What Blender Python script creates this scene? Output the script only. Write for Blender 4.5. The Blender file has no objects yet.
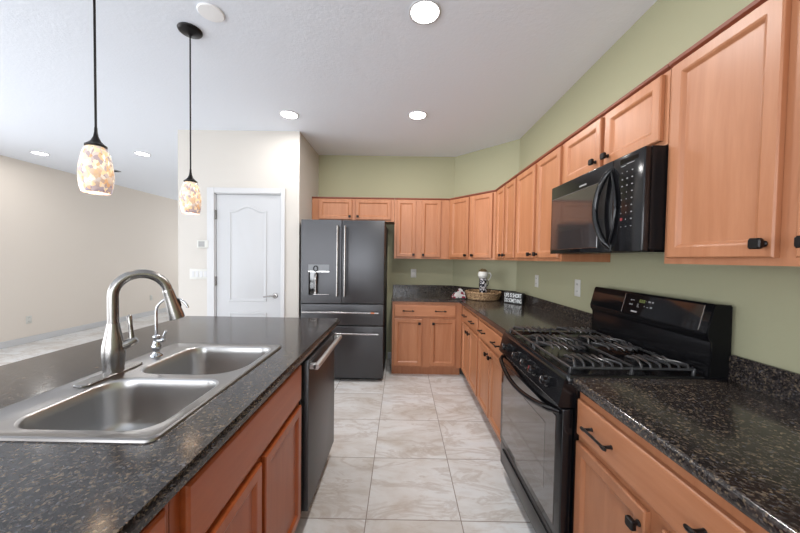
import bpy, bmesh, math, random
from mathutils import Vector, Matrix, noise
random.seed(7)
S = bpy.context.scene
COL = S.collection
PI = math.pi

# ------------------------------------------------------------------ camera
F, YAW, PITCH, ROLL, CAM_H = 308.68, -0.0046, 0.0273, 0.0152, 1.374
def cam_dir(a, b):
    cr, sr = math.cos(ROLL), math.sin(ROLL)
    U, V = cr*a+sr*b, -sr*a+cr*b
    return U, V
def cam_vec(x, y, z):
    cp, sp = math.cos(PITCH), math.sin(PITCH)
    y, z = cp*y+sp*z, -sp*y+cp*z
    cy, sy = math.cos(YAW), math.sin(YAW)
    return Vector((cy*x+sy*y, -sy*x+cy*y, z))
fw = cam_vec(0, 1, 0)
u_, v_ = cam_dir(1, 0)
right = cam_vec(u_, 0, -v_)
up = right.cross(fw)
cam = bpy.data.cameras.new('camera')
cam.sensor_width = 36; cam.lens = F/800*36; cam.clip_start = 0.02
co = bpy.data.objects.new('camera', cam); COL.objects.link(co)
m = Matrix((right, up, -fw)).transposed().to_4x4(); m.translation = (0, 0, CAM_H)
co.matrix_world = m
S.camera = co

# ------------------------------------------------------------------ light and exposure
S.view_settings.view_transform = 'Standard'; S.view_settings.look = 'None'
S.view_settings.gamma = 1; S.view_settings.use_curve_mapping = False
S.view_settings.exposure = 0.22
w = bpy.data.worlds.new('sky'); S.world = w; w.use_nodes = True
w.node_tree.nodes['Background'].inputs[0].default_value = (0.75, 0.87, 1.0, 1)
w.node_tree.nodes['Background'].inputs[1].default_value = 1.0
def area(name, loc, rot, sx, sy, energy, color=(1, 1, 1), shape='RECTANGLE'):
    l = bpy.data.lights.new(name, 'AREA'); l.shape = shape; l.size = sx
    if shape in ('RECTANGLE', 'ELLIPSE'): l.size_y = sy
    l.energy = energy; l.color = color
    o = bpy.data.objects.new(name, l); o.location = loc; o.rotation_euler = rot; COL.objects.link(o)
    return o
# fill lights added outside unseen glazing; left and rear aim up at the ceiling
area('fill_left', (-5.95, 0.2, 1.2), (0, -PI/2-.22, 0), 2.2, 5.4, 165, (.97, .985, 1.01))
area('fill_rear', (-2.2, -4.3, 1.4), (PI/2+.42, 0, 0), 5.4, 1.8, 205, (.96, .98, 1.02))
area('fill_far', (-4.1, 9.3, 1.4), (-PI/2-.1, 0, 0), 2.2, 1.9, 42, (1, .985, .96))  # added to brighten the left wall
DOWN_W = 14

# ------------------------------------------------------------------ helpers
def link(o, parent=None):
    COL.objects.link(o)
    if parent is not None: o.parent = parent
    return o
def obj(name, bm, mat, parent=None, smooth=None, loc=None, rot=None):
    me = bpy.data.meshes.new(name)
    bmesh.ops.recalc_face_normals(bm, faces=bm.faces)
    bm.to_mesh(me); bm.free()
    mats = mat if isinstance(mat, (list, tuple)) else [mat]
    for mm in mats: me.materials.append(mm)
    if smooth is not None:
        for p in me.polygons: p.use_smooth = True
        try: me.set_sharp_from_angle(angle=math.radians(smooth))
        except Exception: pass
    o = bpy.data.objects.new(name, me)
    if loc: o.location = loc
    if rot: o.rotation_euler = rot
    return link(o, parent)
def tag(o, label, cat, group=None):
    o['label'] = label; o['category'] = cat
    if group: o['group'] = group
    return o
def thing(name, label, cat, loc=(0, 0, 0), rotz=0, group=None):
    o = bpy.data.objects.new(name, None); o.empty_display_size = .1
    COL.objects.link(o); o.location = loc; o.rotation_euler = (0, 0, rotz)
    return tag(o, label, cat, group)
def copy_thing(r, loc, rotz, label):
    n = r.copy(); COL.objects.link(n); n.location = loc; n.rotation_euler = (0, 0, rotz); n['label'] = label
    for ch in list(r.children):
        c = ch.copy(); COL.objects.link(c); c.parent = n
        for g in list(ch.children):
            d = g.copy(); COL.objects.link(d); d.parent = c
    return n
def struct(name, bm, mat, parent=None, smooth=None):
    o = obj(name, bm, mat, parent, smooth)
    if parent is None: o['kind'] = 'structure'
    return o
def box(bm, x0, x1, y0, y1, z0, z1, bev=0, seg=1, mi=0):
    vs = [bm.verts.new(p) for p in ((x0,y0,z0),(x1,y0,z0),(x1,y1,z0),(x0,y1,z0),(x0,y0,z1),(x1,y0,z1),(x1,y1,z1),(x0,y1,z1))]
    fs = [bm.faces.new([vs[i] for i in q]) for q in ((0,3,2,1),(4,5,6,7),(0,1,5,4),(1,2,6,5),(2,3,7,6),(3,0,4,7))]
    for f in fs: f.material_index = mi
    if bev:
        es = list({e for f in fs for e in f.edges})
        r = bmesh.ops.bevel(bm, geom=es, offset=bev, segments=seg, affect='EDGES', profile=.5)
        for f in r['faces']: f.material_index = mi
    return bm
def B(*a, **k): return box(bmesh.new(), *a, **k)
def ngon_prism(bm, pts, a, b, axis='z', mi=0):
    """extrude 2D polygon pts along axis from a to b. axis z: pts=(x,y); axis x: pts=(y,z); axis y: pts=(x,z)"""
    def P(p, t):
        return {'z': (p[0], p[1], t), 'x': (t, p[0], p[1]), 'y': (p[0], t, p[1])}[axis]
    A = [bm.verts.new(P(p, a)) for p in pts]; C = [bm.verts.new(P(p, b)) for p in pts]
    n = len(pts); fs = [bm.faces.new(A), bm.faces.new(list(reversed(C)))]
    for i in range(n): fs.append(bm.faces.new((A[i], A[(i+1) % n], C[(i+1) % n], C[i])))
    for f in fs: f.material_index = mi
    return A, C
def loft(bm, rings, cap0=True, cap1=True, closed=True, mi=0):
    R = [[bm.verts.new(p) for p in r] for r in rings]; n = len(R[0]); fs = []
    for a, b in zip(R, R[1:]):
        for i in range(n if closed else n-1):
            fs.append(bm.faces.new((a[i], a[(i+1) % n], b[(i+1) % n], b[i])))
    if cap0: fs.append(bm.faces.new(list(reversed(R[0]))))
    if cap1: fs.append(bm.faces.new(R[-1]))
    for f in fs: f.material_index = mi
    return R
def lathe(bm, prof, c=(0, 0, 0), axis='z', n=24, cap0=True, cap1=True, mi=0):
    """prof: list of (radius, t) along the axis"""
    rings = []
    for r, t in prof:
        ring = []
        for k in range(n):
            a = 2*PI*k/n; p, q = r*math.cos(a), r*math.sin(a)
            v = {'z': (p, q, t), 'x': (t, p, q), 'y': (q, t, p)}[axis]
            ring.append((c[0]+v[0], c[1]+v[1], c[2]+v[2]))
        rings.append(ring)
    loft(bm, rings, cap0, cap1, mi=mi)
    return bm
def tube(bm, pts, rad, n=10, mi=0, closed=False):
    """tube along a polyline; rad number or list"""
    pts = [Vector(p) for p in pts]; N = len(pts)
    rs = rad if isinstance(rad, (list, tuple)) else [rad]*N
    t0 = (pts[1]-pts[0]).normalized()
    ref = Vector((0, 0, 1)) if abs(t0.z) < .9 else Vector((1, 0, 0))
    nrm = (ref - t0*ref.dot(t0)).normalized(); rings = []
    for i, p in enumerate(pts):
        if closed: t = (pts[(i+1) % N]-pts[i-1]).normalized()
        else: t = (pts[min(i+1, N-1)]-pts[max(i-1, 0)]).normalized()
        nrm = (nrm - t*nrm.dot(t)).normalized(); b = t.cross(nrm)
        rings.append([p+(nrm*math.cos(2*PI*k/n)+b*math.sin(2*PI*k/n))*rs[i] for k in range(n)])
    if closed: rings.append(rings[0])
    loft(bm, rings, not closed, not closed, mi=mi)
    if closed: bmesh.ops.remove_doubles(bm, verts=bm.verts, dist=1e-6)
    return bm
def rect(x0, x1, z0, z1, ins, y):
    return [(x0+ins, y, z0+ins), (x1-ins, y, z0+ins), (x1-ins, y, z1-ins), (x0+ins, y, z1-ins)]
def rrect(x0, x1, y0, y1, r, z, n=8):
    """rounded rectangle ring in the xy plane, r one radius or four (x0y0,x1y0,x1y1,x0y1)"""
    rr = r if isinstance(r, (list, tuple)) else [r]*4
    out = []
    for (cx, cy, a0, q) in ((x0+rr[0], y0+rr[0], PI, rr[0]), (x1-rr[1], y0+rr[1], 1.5*PI, rr[1]), (x1-rr[2], y1-rr[2], 0, rr[2]), (x0+rr[3], y1-rr[3], .5*PI, rr[3])):
        for k in range(n+1):
            a = a0+.5*PI*k/n
            out.append((cx+q*math.cos(a), cy+q*math.sin(a), z))
    return out

# ------------------------------------------------------------------ materials
def mat(name, color=(.8, .8, .8), rough=.5, metal=0, spec=.5, coat=0, emis=None, es=0):
    m = bpy.data.materials.new(name); m.use_nodes = True
    b = m.node_tree.nodes['Principled BSDF']
    b.inputs['Base Color'].default_value = (*color, 1); b.inputs['Roughness'].default_value = rough
    b.inputs['Metallic'].default_value = metal; b.inputs['Specular IOR Level'].default_value = spec
    b.inputs['Coat Weight'].default_value = coat; b.inputs['Coat Roughness'].default_value = .08
    if emis: b.inputs['Emission Color'].default_value = (*emis, 1); b.inputs['Emission Strength'].default_value = es
    return m
def srgb(r, g, b):
    f = lambda c: ((c/255+.055)/1.055)**2.4 if c > 10 else c/255/12.92
    return (f(r), f(g), f(b))
class NT:
    def __init__(s, m):
        s.t = m.node_tree; s.b = s.t.nodes['Principled BSDF']
        s.co = s.t.nodes.new('ShaderNodeTexCoord').outputs['Object']
    def n(s, kind, **kw):
        x = s.t.nodes.new('ShaderNode'+kind)
        for k, v in kw.items():
            if k.startswith('_'): setattr(x, k[1:], v)
            else: s.set(x.inputs[k.replace('__', ' ')], v)
        return x
    def set(s, sock, v):
        if isinstance(v, bpy.types.NodeSocket): s.t.links.new(v, sock)
        else: sock.default_value = v
    def mapping(s, scale, loc=(0, 0, 0), src=None):
        x = s.n('Mapping', Vector=src or s.co); x.inputs['Scale'].default_value = scale; x.inputs['Location'].default_value = loc
        return x.outputs[0]
    def noise(s, vec, scale, detail=4, rough=.55, dist=0):
        x = s.n('TexNoise', Vector=vec, Scale=scale, Detail=detail, Roughness=rough, Distortion=dist); return x.outputs['Fac']
    def ramp(s, fac, stops, interp='LINEAR'):
        x = s.n('ValToRGB', Fac=fac); x.color_ramp.interpolation = interp
        e = x.color_ramp.elements
        while len(e) < len(stops): e.new(.5)
        for el, (p, c) in zip(e, stops): el.position = p; el.color = (*c, 1)
        return x.outputs['Color']
    def mix(s, fac, a, b, mode='MIX'):
        x = s.t.nodes.new('ShaderNodeMix'); x.data_type = 'RGBA'; x.blend_type = mode
        s.set(x.inputs[0], fac); s.set(x.inputs[6], a if isinstance(a, bpy.types.NodeSocket) else (*a, 1)); s.set(x.inputs[7], b if isinstance(b, bpy.types.NodeSocket) else (*b, 1))
        return x.outputs[2]
    def math(s, op, a, b=0):
        x = s.n('Math', _operation=op); s.set(x.inputs[0], a); s.set(x.inputs[1], b); return x.outputs[0]
    def bump(s, h, strength=.2, dist=.01):
        x = s.n('Bump', Height=h, Strength=strength, Distance=dist); s.t.links.new(x.outputs[0], s.b.inputs['Normal'])
    def color(s, c): s.set(s.b.inputs['Base Color'], c)
def wood(name, c0, c1, horiz=False, rough=.38):
    m = mat(name, c0, rough, spec=.45); t = NT(m)
    rnd = t.n('ObjectInfo').outputs['Random']
    off = t.n('VectorMath', _operation='SCALE'); t.set(off.inputs[0], (7., 5., 9.)); t.set(off.inputs['Scale'], rnd)
    ad = t.n('VectorMath', _operation='ADD'); t.set(ad.inputs[0], t.co); t.set(ad.inputs[1], off.outputs[0])
    v = t.mapping((1.3, 12, 13) if horiz else (13, 12, 1.3), src=ad.outputs[0])
    a = t.noise(v, 1.6, 5, .6, .35)
    v2 = t.mapping((4, 160, 160) if horiz else (160, 160, 4), src=ad.outputs[0])
    b = t.noise(v2, 1.0, 2)
    c = t.ramp(a, [(.28, c0), (.72, c1)])
    tint = t.ramp(rnd, [(0, (.93, .93, .93)), (1, (1.04, 1.04, 1.04))])
    c = t.mix(1, c, tint, 'MULTIPLY')
    c = t.mix(t.math('MULTIPLY', b, .22), c, tuple(x*.7 for x in c0))
    t.color(c)
    return m
MAPLE0, MAPLE1 = srgb(169, 109, 73), srgb(188, 130, 94)
WOOD = wood('maple_wood', MAPLE0, MAPLE1)
WOODH = wood('maple_wood_horizontal', MAPLE0, MAPLE1, True)
IW0, IW1 = srgb(154, 74, 34), srgb(170, 91, 48)  # maple darkened and reddened to carry the shade on the island faces
IWOOD = wood('island_wood_shaded', IW0, IW1, rough=.3)
IWOODH = wood('island_wood_shaded_horizontal', IW0, IW1, True, rough=.3)
CARC = wood('cabinet_carcass', srgb(166, 98, 66), srgb(186, 122, 88))
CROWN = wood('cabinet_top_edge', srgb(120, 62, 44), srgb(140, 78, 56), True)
ICARC = wood('island_carcass_shaded', srgb(130, 62, 36), srgb(146, 74, 44))

def paint(name, c, bump=.12, rough=.6):
    m = mat(name, c, rough, spec=.3); t = NT(m)
    n = t.noise(t.co, 55, 3); t.bump(n, bump, .004)
    return m
SAGE = paint('sage_paint', srgb(165, 163, 134))
CREAM = paint('cream_paint', srgb(200, 195, 188))
BEIGE = paint('beige_paint', srgb(218, 209, 199))
CEIL = paint('ceiling_paint', srgb(229, 234, 242), .3)
TRIM = mat('white_trim', srgb(198, 198, 199), .35)
WHITEP = mat('white_plastic', srgb(206, 205, 199), .35)
GREYP = mat('grey_plastic', srgb(150, 150, 148), .4)
BLACKM = mat('black_bronze_metal', srgb(30, 27, 27), .35, .6)
BLACKG = mat('black_gloss_enamel', (.006, .006, .007), .13, 0, .42)
BLACKS = mat('black_satin', (.008, .008, .009), .3, 0, .3)
GRATE = mat('cast_iron', (.03, .03, .032), .3, 0, .8)
GLASSB = mat('dark_oven_glass', (.035, .03, .03), .07, 0, .7, 1)
DISPL = mat('display_black', (.004, .004, .005), .05, 0, .6, 1)
STEEL = mat('brushed_steel', srgb(176, 174, 172), .27, 1)
NICKEL = mat('brushed_nickel', srgb(150, 147, 144), .26, 1)
CHROME = mat('chrome', srgb(200, 202, 206), .08, 1)
SLATE = mat('slate_steel', srgb(78, 78, 80), .36, .75)
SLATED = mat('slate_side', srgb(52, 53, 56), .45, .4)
GAP = mat('dark_gap', (.006, .006, .006), .7)
DOORP = mat('door_white', srgb(190, 191, 193), .4)
MARK = mat('white_print', srgb(140, 140, 140), .5)
REDM = mat('red_print', srgb(130, 34, 38), .5)
GREEND = mat('green_digits', srgb(120, 130, 70), .5, emis=srgb(120, 130, 70), es=.15)
COPPER = mat('copper_accent', srgb(190, 120, 90), .25, 1)
LAMP = mat('lamp_lens', (1, 1, 1), .4, emis=(1, .98, .95), es=14)
BULB = mat('bulb_glow', (1, 1, 1), .4, emis=(1, .9, .72), es=1.6)

def laminate():
    m = mat('speckled_laminate', (.05, .04, .04), .14, 0, .5); t = NT(m)
    big = t.noise(t.co, 30, 3)
    c = t.ramp(big, [(.3, srgb(40, 36, 35)), (.7, srgb(54, 48, 46))])
    v = t.n('TexVoronoi', Vector=t.co, Scale=190.0)
    sep = t.n('SeparateColor', Color=v.outputs['Color'])
    chips = t.ramp(sep.outputs[0], [(0, srgb(26, 24, 25)), (.34, srgb(48, 43, 42)), (.62, srgb(66, 60, 58)), (.78, srgb(88, 79, 72)), (.90, srgb(120, 104, 84)), (.97, srgb(98, 98, 104))], 'CONSTANT')
    c = t.mix(.6, c, chips)
    b = t.noise(t.mapping((1, 1, 1), (3, 1, 2)), 85, 2, .6)
    c = t.mix(t.ramp(b, [(.60, (0, 0, 0)), (.70, (.8, .8, .8))]), c, srgb(126, 110, 90))
    d = t.noise(t.mapping((1, 1, 1), (8, 5, 4)), 60, 3, .6)
    c = t.mix(t.ramp(d, [(.55, (0, 0, 0)), (.68, (.9, .9, .9))]), c, (.009, .008, .009))
    t.color(c)
    return m
LAM = laminate()
def tile():
    m = mat('marble_tile', (.6, .55, .5), .28, 0, .45); t = NT(m)
    P = .4995
    v = t.mapping((1, 1, 1), (.166+P*20, -1.584+P*20, 0))
    br = t.n('TexBrick', Vector=v, Scale=1.0, Mortar__Size=.0028, Mortar__Smooth=.2, Brick__Width=P, Row__Height=P, Bias=0.0)
    br.offset = 0; br.squash = 1
    br.inputs['Color1'].default_value = (0, 0, 0, 1); br.inputs['Color2'].default_value = (1, 1, 1, 1); br.inputs['Mortar'].default_value = (.5, .5, .5, 1)
    off = t.n('VectorMath', _operation='SCALE'); t.set(off.inputs[0], (13., 17., 5.)); t.set(off.inputs['Scale'], br.outputs['Color'])
    ad = t.n('VectorMath', _operation='ADD'); t.set(ad.inputs[0], t.co); t.set(ad.inputs[1], off.outputs[0])
    mp = t.n('Mapping', Vector=ad.outputs[0]); mp.inputs['Rotation'].default_value = (0, 0, .75); mp.inputs['Scale'].default_value = (.75, 1.7, 1)
    a = t.noise(mp.outputs[0], 1.9, 6, .6, .7)
    c = t.ramp(a, [(.28, srgb(190, 182, 172)), (.42, srgb(208, 205, 201)), (.56, srgb(222, 222, 221)), (.75, srgb(216, 218, 220))])
    b = t.noise(mp.outputs[0], 2.3, 7, .62, 1.1)
    vein = t.ramp(b, [(.46, (0, 0, 0)), (.495, (1, 1, 1)), (.54, (0, 0, 0))])
    c = t.mix(t.math('MULTIPLY', vein, .38), c, srgb(160, 142, 126))
    fine = t.noise(mp.outputs[0], 11, 6, .7, .4)
    c = t.mix(t.ramp(fine, [(.5, (0, 0, 0)), (.75, (.4, .4, .4))]), c, srgb(178, 160, 142))
    c = t.mix(br.outputs['Fac'], c, srgb(140, 130, 120))
    t.color(c)
    t.bump(t.math('SUBTRACT', 1, br.outputs['Fac']), .3, .002)
    return m
TILE = tile()
def shade_glass():
    m = mat('mosaic_glass', (.8, .7, .6), .2, 0, .5, .5); t = NT(m)
    w_ = t.n('VectorMath', _operation='ADD'); nz = t.n('TexNoise', Vector=t.co, Scale=40.0)
    sc = t.n('VectorMath', _operation='SCALE'); t.set(sc.inputs[0], nz.outputs['Color']); sc.inputs['Scale'].default_value = .022
    t.set(w_.inputs[0], t.mapping((1, 1, .7))); t.set(w_.inputs[1], sc.outputs[0])
    v = t.n('TexVoronoi', Vector=w_.outputs[0], Scale=85.0)
    sep = t.n('SeparateColor', Color=v.outputs['Color'])
    c = t.ramp(sep.outputs[0], [(0, srgb(248, 230, 196)), (.3, srgb(232, 200, 156)), (.55, srgb(204, 158, 116)), (.72, srgb(240, 226, 208)), (.9, srgb(176, 156, 156))])
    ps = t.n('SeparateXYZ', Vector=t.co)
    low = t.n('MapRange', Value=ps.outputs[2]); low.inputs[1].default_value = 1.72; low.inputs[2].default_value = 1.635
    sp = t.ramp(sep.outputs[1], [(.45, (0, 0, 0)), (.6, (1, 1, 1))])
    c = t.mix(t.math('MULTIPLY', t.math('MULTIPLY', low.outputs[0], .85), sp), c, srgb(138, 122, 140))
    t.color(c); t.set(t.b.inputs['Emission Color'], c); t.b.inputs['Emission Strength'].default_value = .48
    return m
MOSAIC = shade_glass()
def weave():
    m = mat('woven_seagrass', srgb(176, 142, 104), .7); t = NT(m)
    n = t.noise(t.co, 70, 2)
    t.color(t.ramp(n, [(.38, srgb(96, 68, 46)), (.6, srgb(188, 156, 116))]))
    return m
WEAVE = weave()
def towel_mat():
    m = mat('floral_towel', (.8, .8, .8), .9); t = NT(m)
    v = t.n('TexVoronoi', Vector=t.co, Scale=34.0)
    sep = t.n('SeparateColor', Color=v.outputs['Color'])
    t.color(t.ramp(sep.outputs[1], [(0, srgb(226, 224, 222)), (.62, srgb(150, 48, 70)), (.8, srgb(130, 130, 140))], 'CONSTANT'))
    return m
TOWEL = towel_mat()
def checker_mat():
    m = mat('black_white_ceramic', (.8, .8, .8), .2); t = NT(m)
    v = t.n('TexVoronoi', Vector=t.co, Scale=70.0)
    sep = t.n('SeparateColor', Color=v.outputs['Color'])
    t.color(t.ramp(sep.outputs[0], [(0, srgb(30, 28, 36)), (.6, srgb(200, 196, 198))], 'CONSTANT'))
    return m
PATTERN = checker_mat()
LEAFM = mat('dried_leaves', srgb(112, 92, 60), .8)
def glass_pane():
    m = bpy.data.materials.new('window_glass'); m.use_nodes = True; t = m.node_tree
    t.nodes.clear(); o = t.nodes.new('ShaderNodeOutputMaterial'); mx = t.nodes.new('ShaderNodeMixShader')
    a = t.nodes.new('ShaderNodeBsdfTransparent'); b = t.nodes.new('ShaderNodeBsdfGlossy'); b.inputs['Roughness'].default_value = .02
    mx.inputs[0].default_value = .06
    t.links.new(a.outputs[0], mx.inputs[1]); t.links.new(b.outputs[0], mx.inputs[2]); t.links.new(mx.outputs[0], o.inputs[0])
    return m
PANE = glass_pane()

# ------------------------------------------------------------------ room shell
ZC = 2.737
WX, WY = 1.313, 4.168            # right wall, back wall
D0, D1 = (.694, 4.168), (1.313, 3.521)   # the diagonal corner wall
LX = -5.665; FY = 9.0; RY = -4.0
PX0, PX1, PY = -2.464, -1.13, 3.396      # pantry block
struct('floor', B(LX-.1, WX+.1, RY-.1, FY+.1, -.1, 0), TILE)
struct('ceiling', B(LX-.1, WX+.1, RY-.1, FY+.1, ZC, ZC+.1), CEIL)
struct('wall_right', B(WX, WX+.1, RY, D1[1], 0, ZC), SAGE)
bm = bmesh.new(); ngon_prism(bm, [D0, D1, (WX+.1, D1[1]), (WX+.1, WY+.1), (D0[0], WY+.1)], 0, ZC)
struct('wall_corner', bm, SAGE)
struct('wall_back', B(PX1, D0[0], WY, WY+.1, 0, ZC), SAGE)
struct('wall_pantry_side', B(PX1-.1, PX1, PY+.1, WY, 0, ZC), CREAM)
# pantry front wall with the door opening
DX0, DX1, DZ = -2.045, -1.338, 2.043
bm = bmesh.new(); ngon_prism(bm, [(PX0, 0), (DX0-.012, 0), (DX0-.012, DZ+.012), (DX1+.012, DZ+.012), (DX1+.012, 0), (PX1, 0), (PX1, ZC), (PX0, ZC)], PY, PY+.1, 'y')
struct('wall_pantry_front', bm, CREAM)
struct('wall_hall', B(PX0, PX0+.1, PY+.1, FY, 0, ZC), CREAM)
# left wall with the opening of the added, unseen glazing
def wall_with_hole(name, fixed0, fixed1, a0, a1, h0, h1, z0, z1, axis, m_):
    bm = bmesh.new()
    for (p, q, zz0, zz1) in ((a0, h0, 0, ZC), (h1, a1, 0, ZC), (h0, h1, 0, z0), (h0, h1, z1, ZC)):
        if q-p < 1e-4 or zz1-zz0 < 1e-4: continue
        if axis == 'y': box(bm, fixed0, fixed1, p, q, zz0, zz1)
        else: box(bm, p, q, fixed0, fixed1, zz0, zz1)
    struct(name, bm, m_)
wall_with_hole('wall_left', LX-.1, LX, RY, FY, -2.6, 3.0, 0.0, 2.4, 'y', BEIGE)
wall_with_hole('wall_rear', RY-.1, RY, LX, WX, -5.0, .6, .5, 2.4, 'x', BEIGE)
wall_with_hole('wall_far', FY, FY+.1, LX, PX0, -5.2, -3.0, .4, 2.4, 'x', BEIGE)
def added_window(name, axis, fixed, a0, a1, z0, z1, n):
    bm = bmesh.new(); t = .045
    def bb(p, q, r, s, d=.03):
        if axis == 'y': box(bm, fixed-d, fixed+d, p, q, r, s)
        else: box(bm, p, q, fixed-d, fixed+d, r, s)
    bb(a0, a1, z0, z0+t); bb(a0, a1, z1-t, z1)
    for i in range(n+1):
        c = a0+(a1-a0)*i/n; c = min(max(c, a0+t/2), a1-t/2); bb(c-t/2, c+t/2, z0+t, z1-t)
    fr = struct(name, bm, TRIM)
    bm = bmesh.new()
    if axis == 'y': box(bm, fixed-.003, fixed+.003, a0+t, a1-t, z0+t, z1-t)
    else: box(bm, a0+t, a1-t, fixed-.003, fixed+.003, z0+t, z1-t)
    obj('pane', bm, PANE, fr)
added_window('added_window_1', 'y', LX-.05, -2.6, 3.0, 0.0, 2.4, 4)  # unseen glazing added to let light in from the left
added_window('added_window_2', 'x', RY-.05, -5.0, .6, .5, 2.4, 4)  # unseen windows added behind the camera for their light
added_window('added_window_3', 'x', FY+.05, -5.2, -3.0, .4, 2.4, 2)  # unseen, added so the far fill reaches the left wall
# baseboards
def baseboard(name, x0, x1, y0, y1): struct(name, B(x0, x1, y0, y1, 0, .095, bev=.004), TRIM)
baseboard('baseboard_left', LX, LX+.015, 3.05, FY)
baseboard('baseboard_far', LX+.015, PX0-.015, FY-.015, FY)
baseboard('baseboard_hall', PX0-.015, PX0, PY, FY-.015)
baseboard('baseboard_pantry', PX0, -2.136, PY-.015, PY)
baseboard('baseboard_pantry_corner', -1.285, PX1, PY-.015, PY)
baseboard('baseboard_back', -.17, -.115, WY-.015, WY)
# pantry door casing
bm = bmesh.new(); t = .08
for (x0, x1, z0, z1) in ((DX0-.012-t, DX0-.012, 0, DZ+.012+.06), (DX1+.012, DX1+.012+.045, 0, DZ+.012+.06), (DX0-.012, DX1+.012, DZ+.012, DZ+.012+.06)):
    box(bm, x0, x1, PY-.018, PY, z0, z1, bev=.005, seg=2)
for (x0, x1, z0, z1) in ((DX0-.012, DX0-.004, 0, DZ+.012), (DX1+.004, DX1+.012, 0, DZ+.012), (DX0-.012, DX1+.012, DZ+.004, DZ+.012)):
    box(bm, x0, x1, PY, PY+.1, z0, z1)
struct('trim_1', bm, TRIM)
# pantry door: slab with arched raised panel over a square one
def door_slab():
    bm = bmesh.new()
    yf = PY+.008
    box(bm, DX0, DX1, yf, yf+.035, .01, DZ)
    def panel(outline_fn):
        prev = None
        rings = []
        for ins, y in ((0, yf-.0005), (0.004, yf-.007), (.016, yf-.008), (.022, yf-.002), (.034, yf-.001), (.05, yf-.006)):
            rings.append([(x, y, z) for x, z in outline_fn(ins)])
        loft(bm, rings, False, True)
    x0, x1 = -1.905, -1.488
    def low(i): return [(x0+i, .20+i), (x1-i, .20+i), (x1-i, .745-i), (x0+i, .745-i)]
    def arch(i):
        pts = [(x0+i, .865+i), (x1-i, .865+i)]
        a, b, zt = x1-i, x0+i, 1.868-i
        pts.append((a, zt))
        for k in range(1, 24):
            s = k/24; x = a+(b-a)*s
            h = .055*(.5-.5*math.cos(2*PI*min(max((s-.06)/.88, 0), 1)))
            pts.append((x, zt+h))
        pts.append((b, zt))
        return pts
    panel(low); panel(arch)
    return bm
d = struct('door_1', door_slab(), DOORP, smooth=25)
bm = bmesh.new()
lathe(bm, [(.028, -.0), (.03, -.006), (.026, -.012), (.012, -.014), (.011, -.045)], (-1.393, PY+.008, .935), 'y')
tube(bm, [(-1.393, PY-.034, .935), (-1.42, PY-.04, .936), (-1.47, PY-.04, .931), (-1.505, PY-.036, .926)], [.011, .0095, .008, .007])
obj('door_handle', bm, NICKEL, d, 40)
for z in (1.82, 1.09, .25):
    bm = bmesh.new(); box(bm, DX0-.01, DX0+.004, PY-.004, PY+.012, z-.05, z+.05)
    lathe(bm, [(.006, z-.052), (.006, z+.052)], (DX0-.003, PY-.008, 0), n=10)
    obj('hinge', bm, NICKEL, d)

# ------------------------------------------------------------------ cabinets
def door_panel_bm(x0, x1, z0, z1, y=0.0, fw_=.045):
    """frame-and-panel door; back at y, front towards -y"""
    bm = bmesh.new()
    rings = [rect(x0, x1, z0, z1, 0, y), rect(x0, x1, z0, z1, 0, y-.015), rect(x0, x1, z0, z1, .004, y-.019), rect(x0, x1, z0, z1, fw_-.008, y-.019),
             rect(x0, x1, z0, z1, fw_-.002, y-.0165), rect(x0, x1, z0, z1, fw_+.006, y-.008), rect(x0, x1, z0, z1, fw_+.009, y-.0075)]
    loft(bm, rings)
    return bm
def drawer_front_bm(x0, x1, z0, z1, y=0.0):
    bm = bmesh.new()
    loft(bm, [rect(x0, x1, z0, z1, 0, y), rect(x0, x1, z0, z1, 0, y-.013), rect(x0, x1, z0, z1, .003, y-.017), rect(x0, x1, z0, z1, .008, y-.019)])
    return bm
def knob_bm(x, z, y):
    bm = bmesh.new()
    lathe(bm, [(.009, y), (.009, y-.003), (.0065, y-.006), (.0065, y-.018)], (x, 0, z), 'y', 12)
    def sq(h, yy, c=.3):
        k = h*(1-c)
        return [(x-h, yy, z-k), (x-k, yy, z-h), (x+k, yy, z-h), (x+h, yy, z-k), (x+h, yy, z+k), (x+k, yy, z+h), (x-k, yy, z+h), (x-h, yy, z+k)]
    loft(bm, [sq(.008, y-.014), sq(.0145, y-.018), sq(.015, y-.022), sq(.015, y-.028), sq(.0125, y-.031)])
    return bm
def pull_bm(x, z, y, L=.135):
    bm = bmesh.new()
    for s in (-1, 1):
        lathe(bm, [(.0075, y), (.006, y-.004), (.005, y-.02), (.006, y-.028)], (x+s*L*.38, 0, z), 'y', 10)
    tube(bm, [(x-L/2, y-.029, z), (x-L*.46, y-.031, z), (x-L*.38, y-.031, z), (x-L*.3, y-.029, z), (x, y-.029, z), (x+L*.3, y-.029, z), (x+L*.38, y-.031, z), (x+L*.46, y-.031, z), (x+L/2, y-.029, z)],
         [.0045, .0062, .0068, .005, .005, .005, .0068, .0062, .0045], 8)
    return bm
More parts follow.
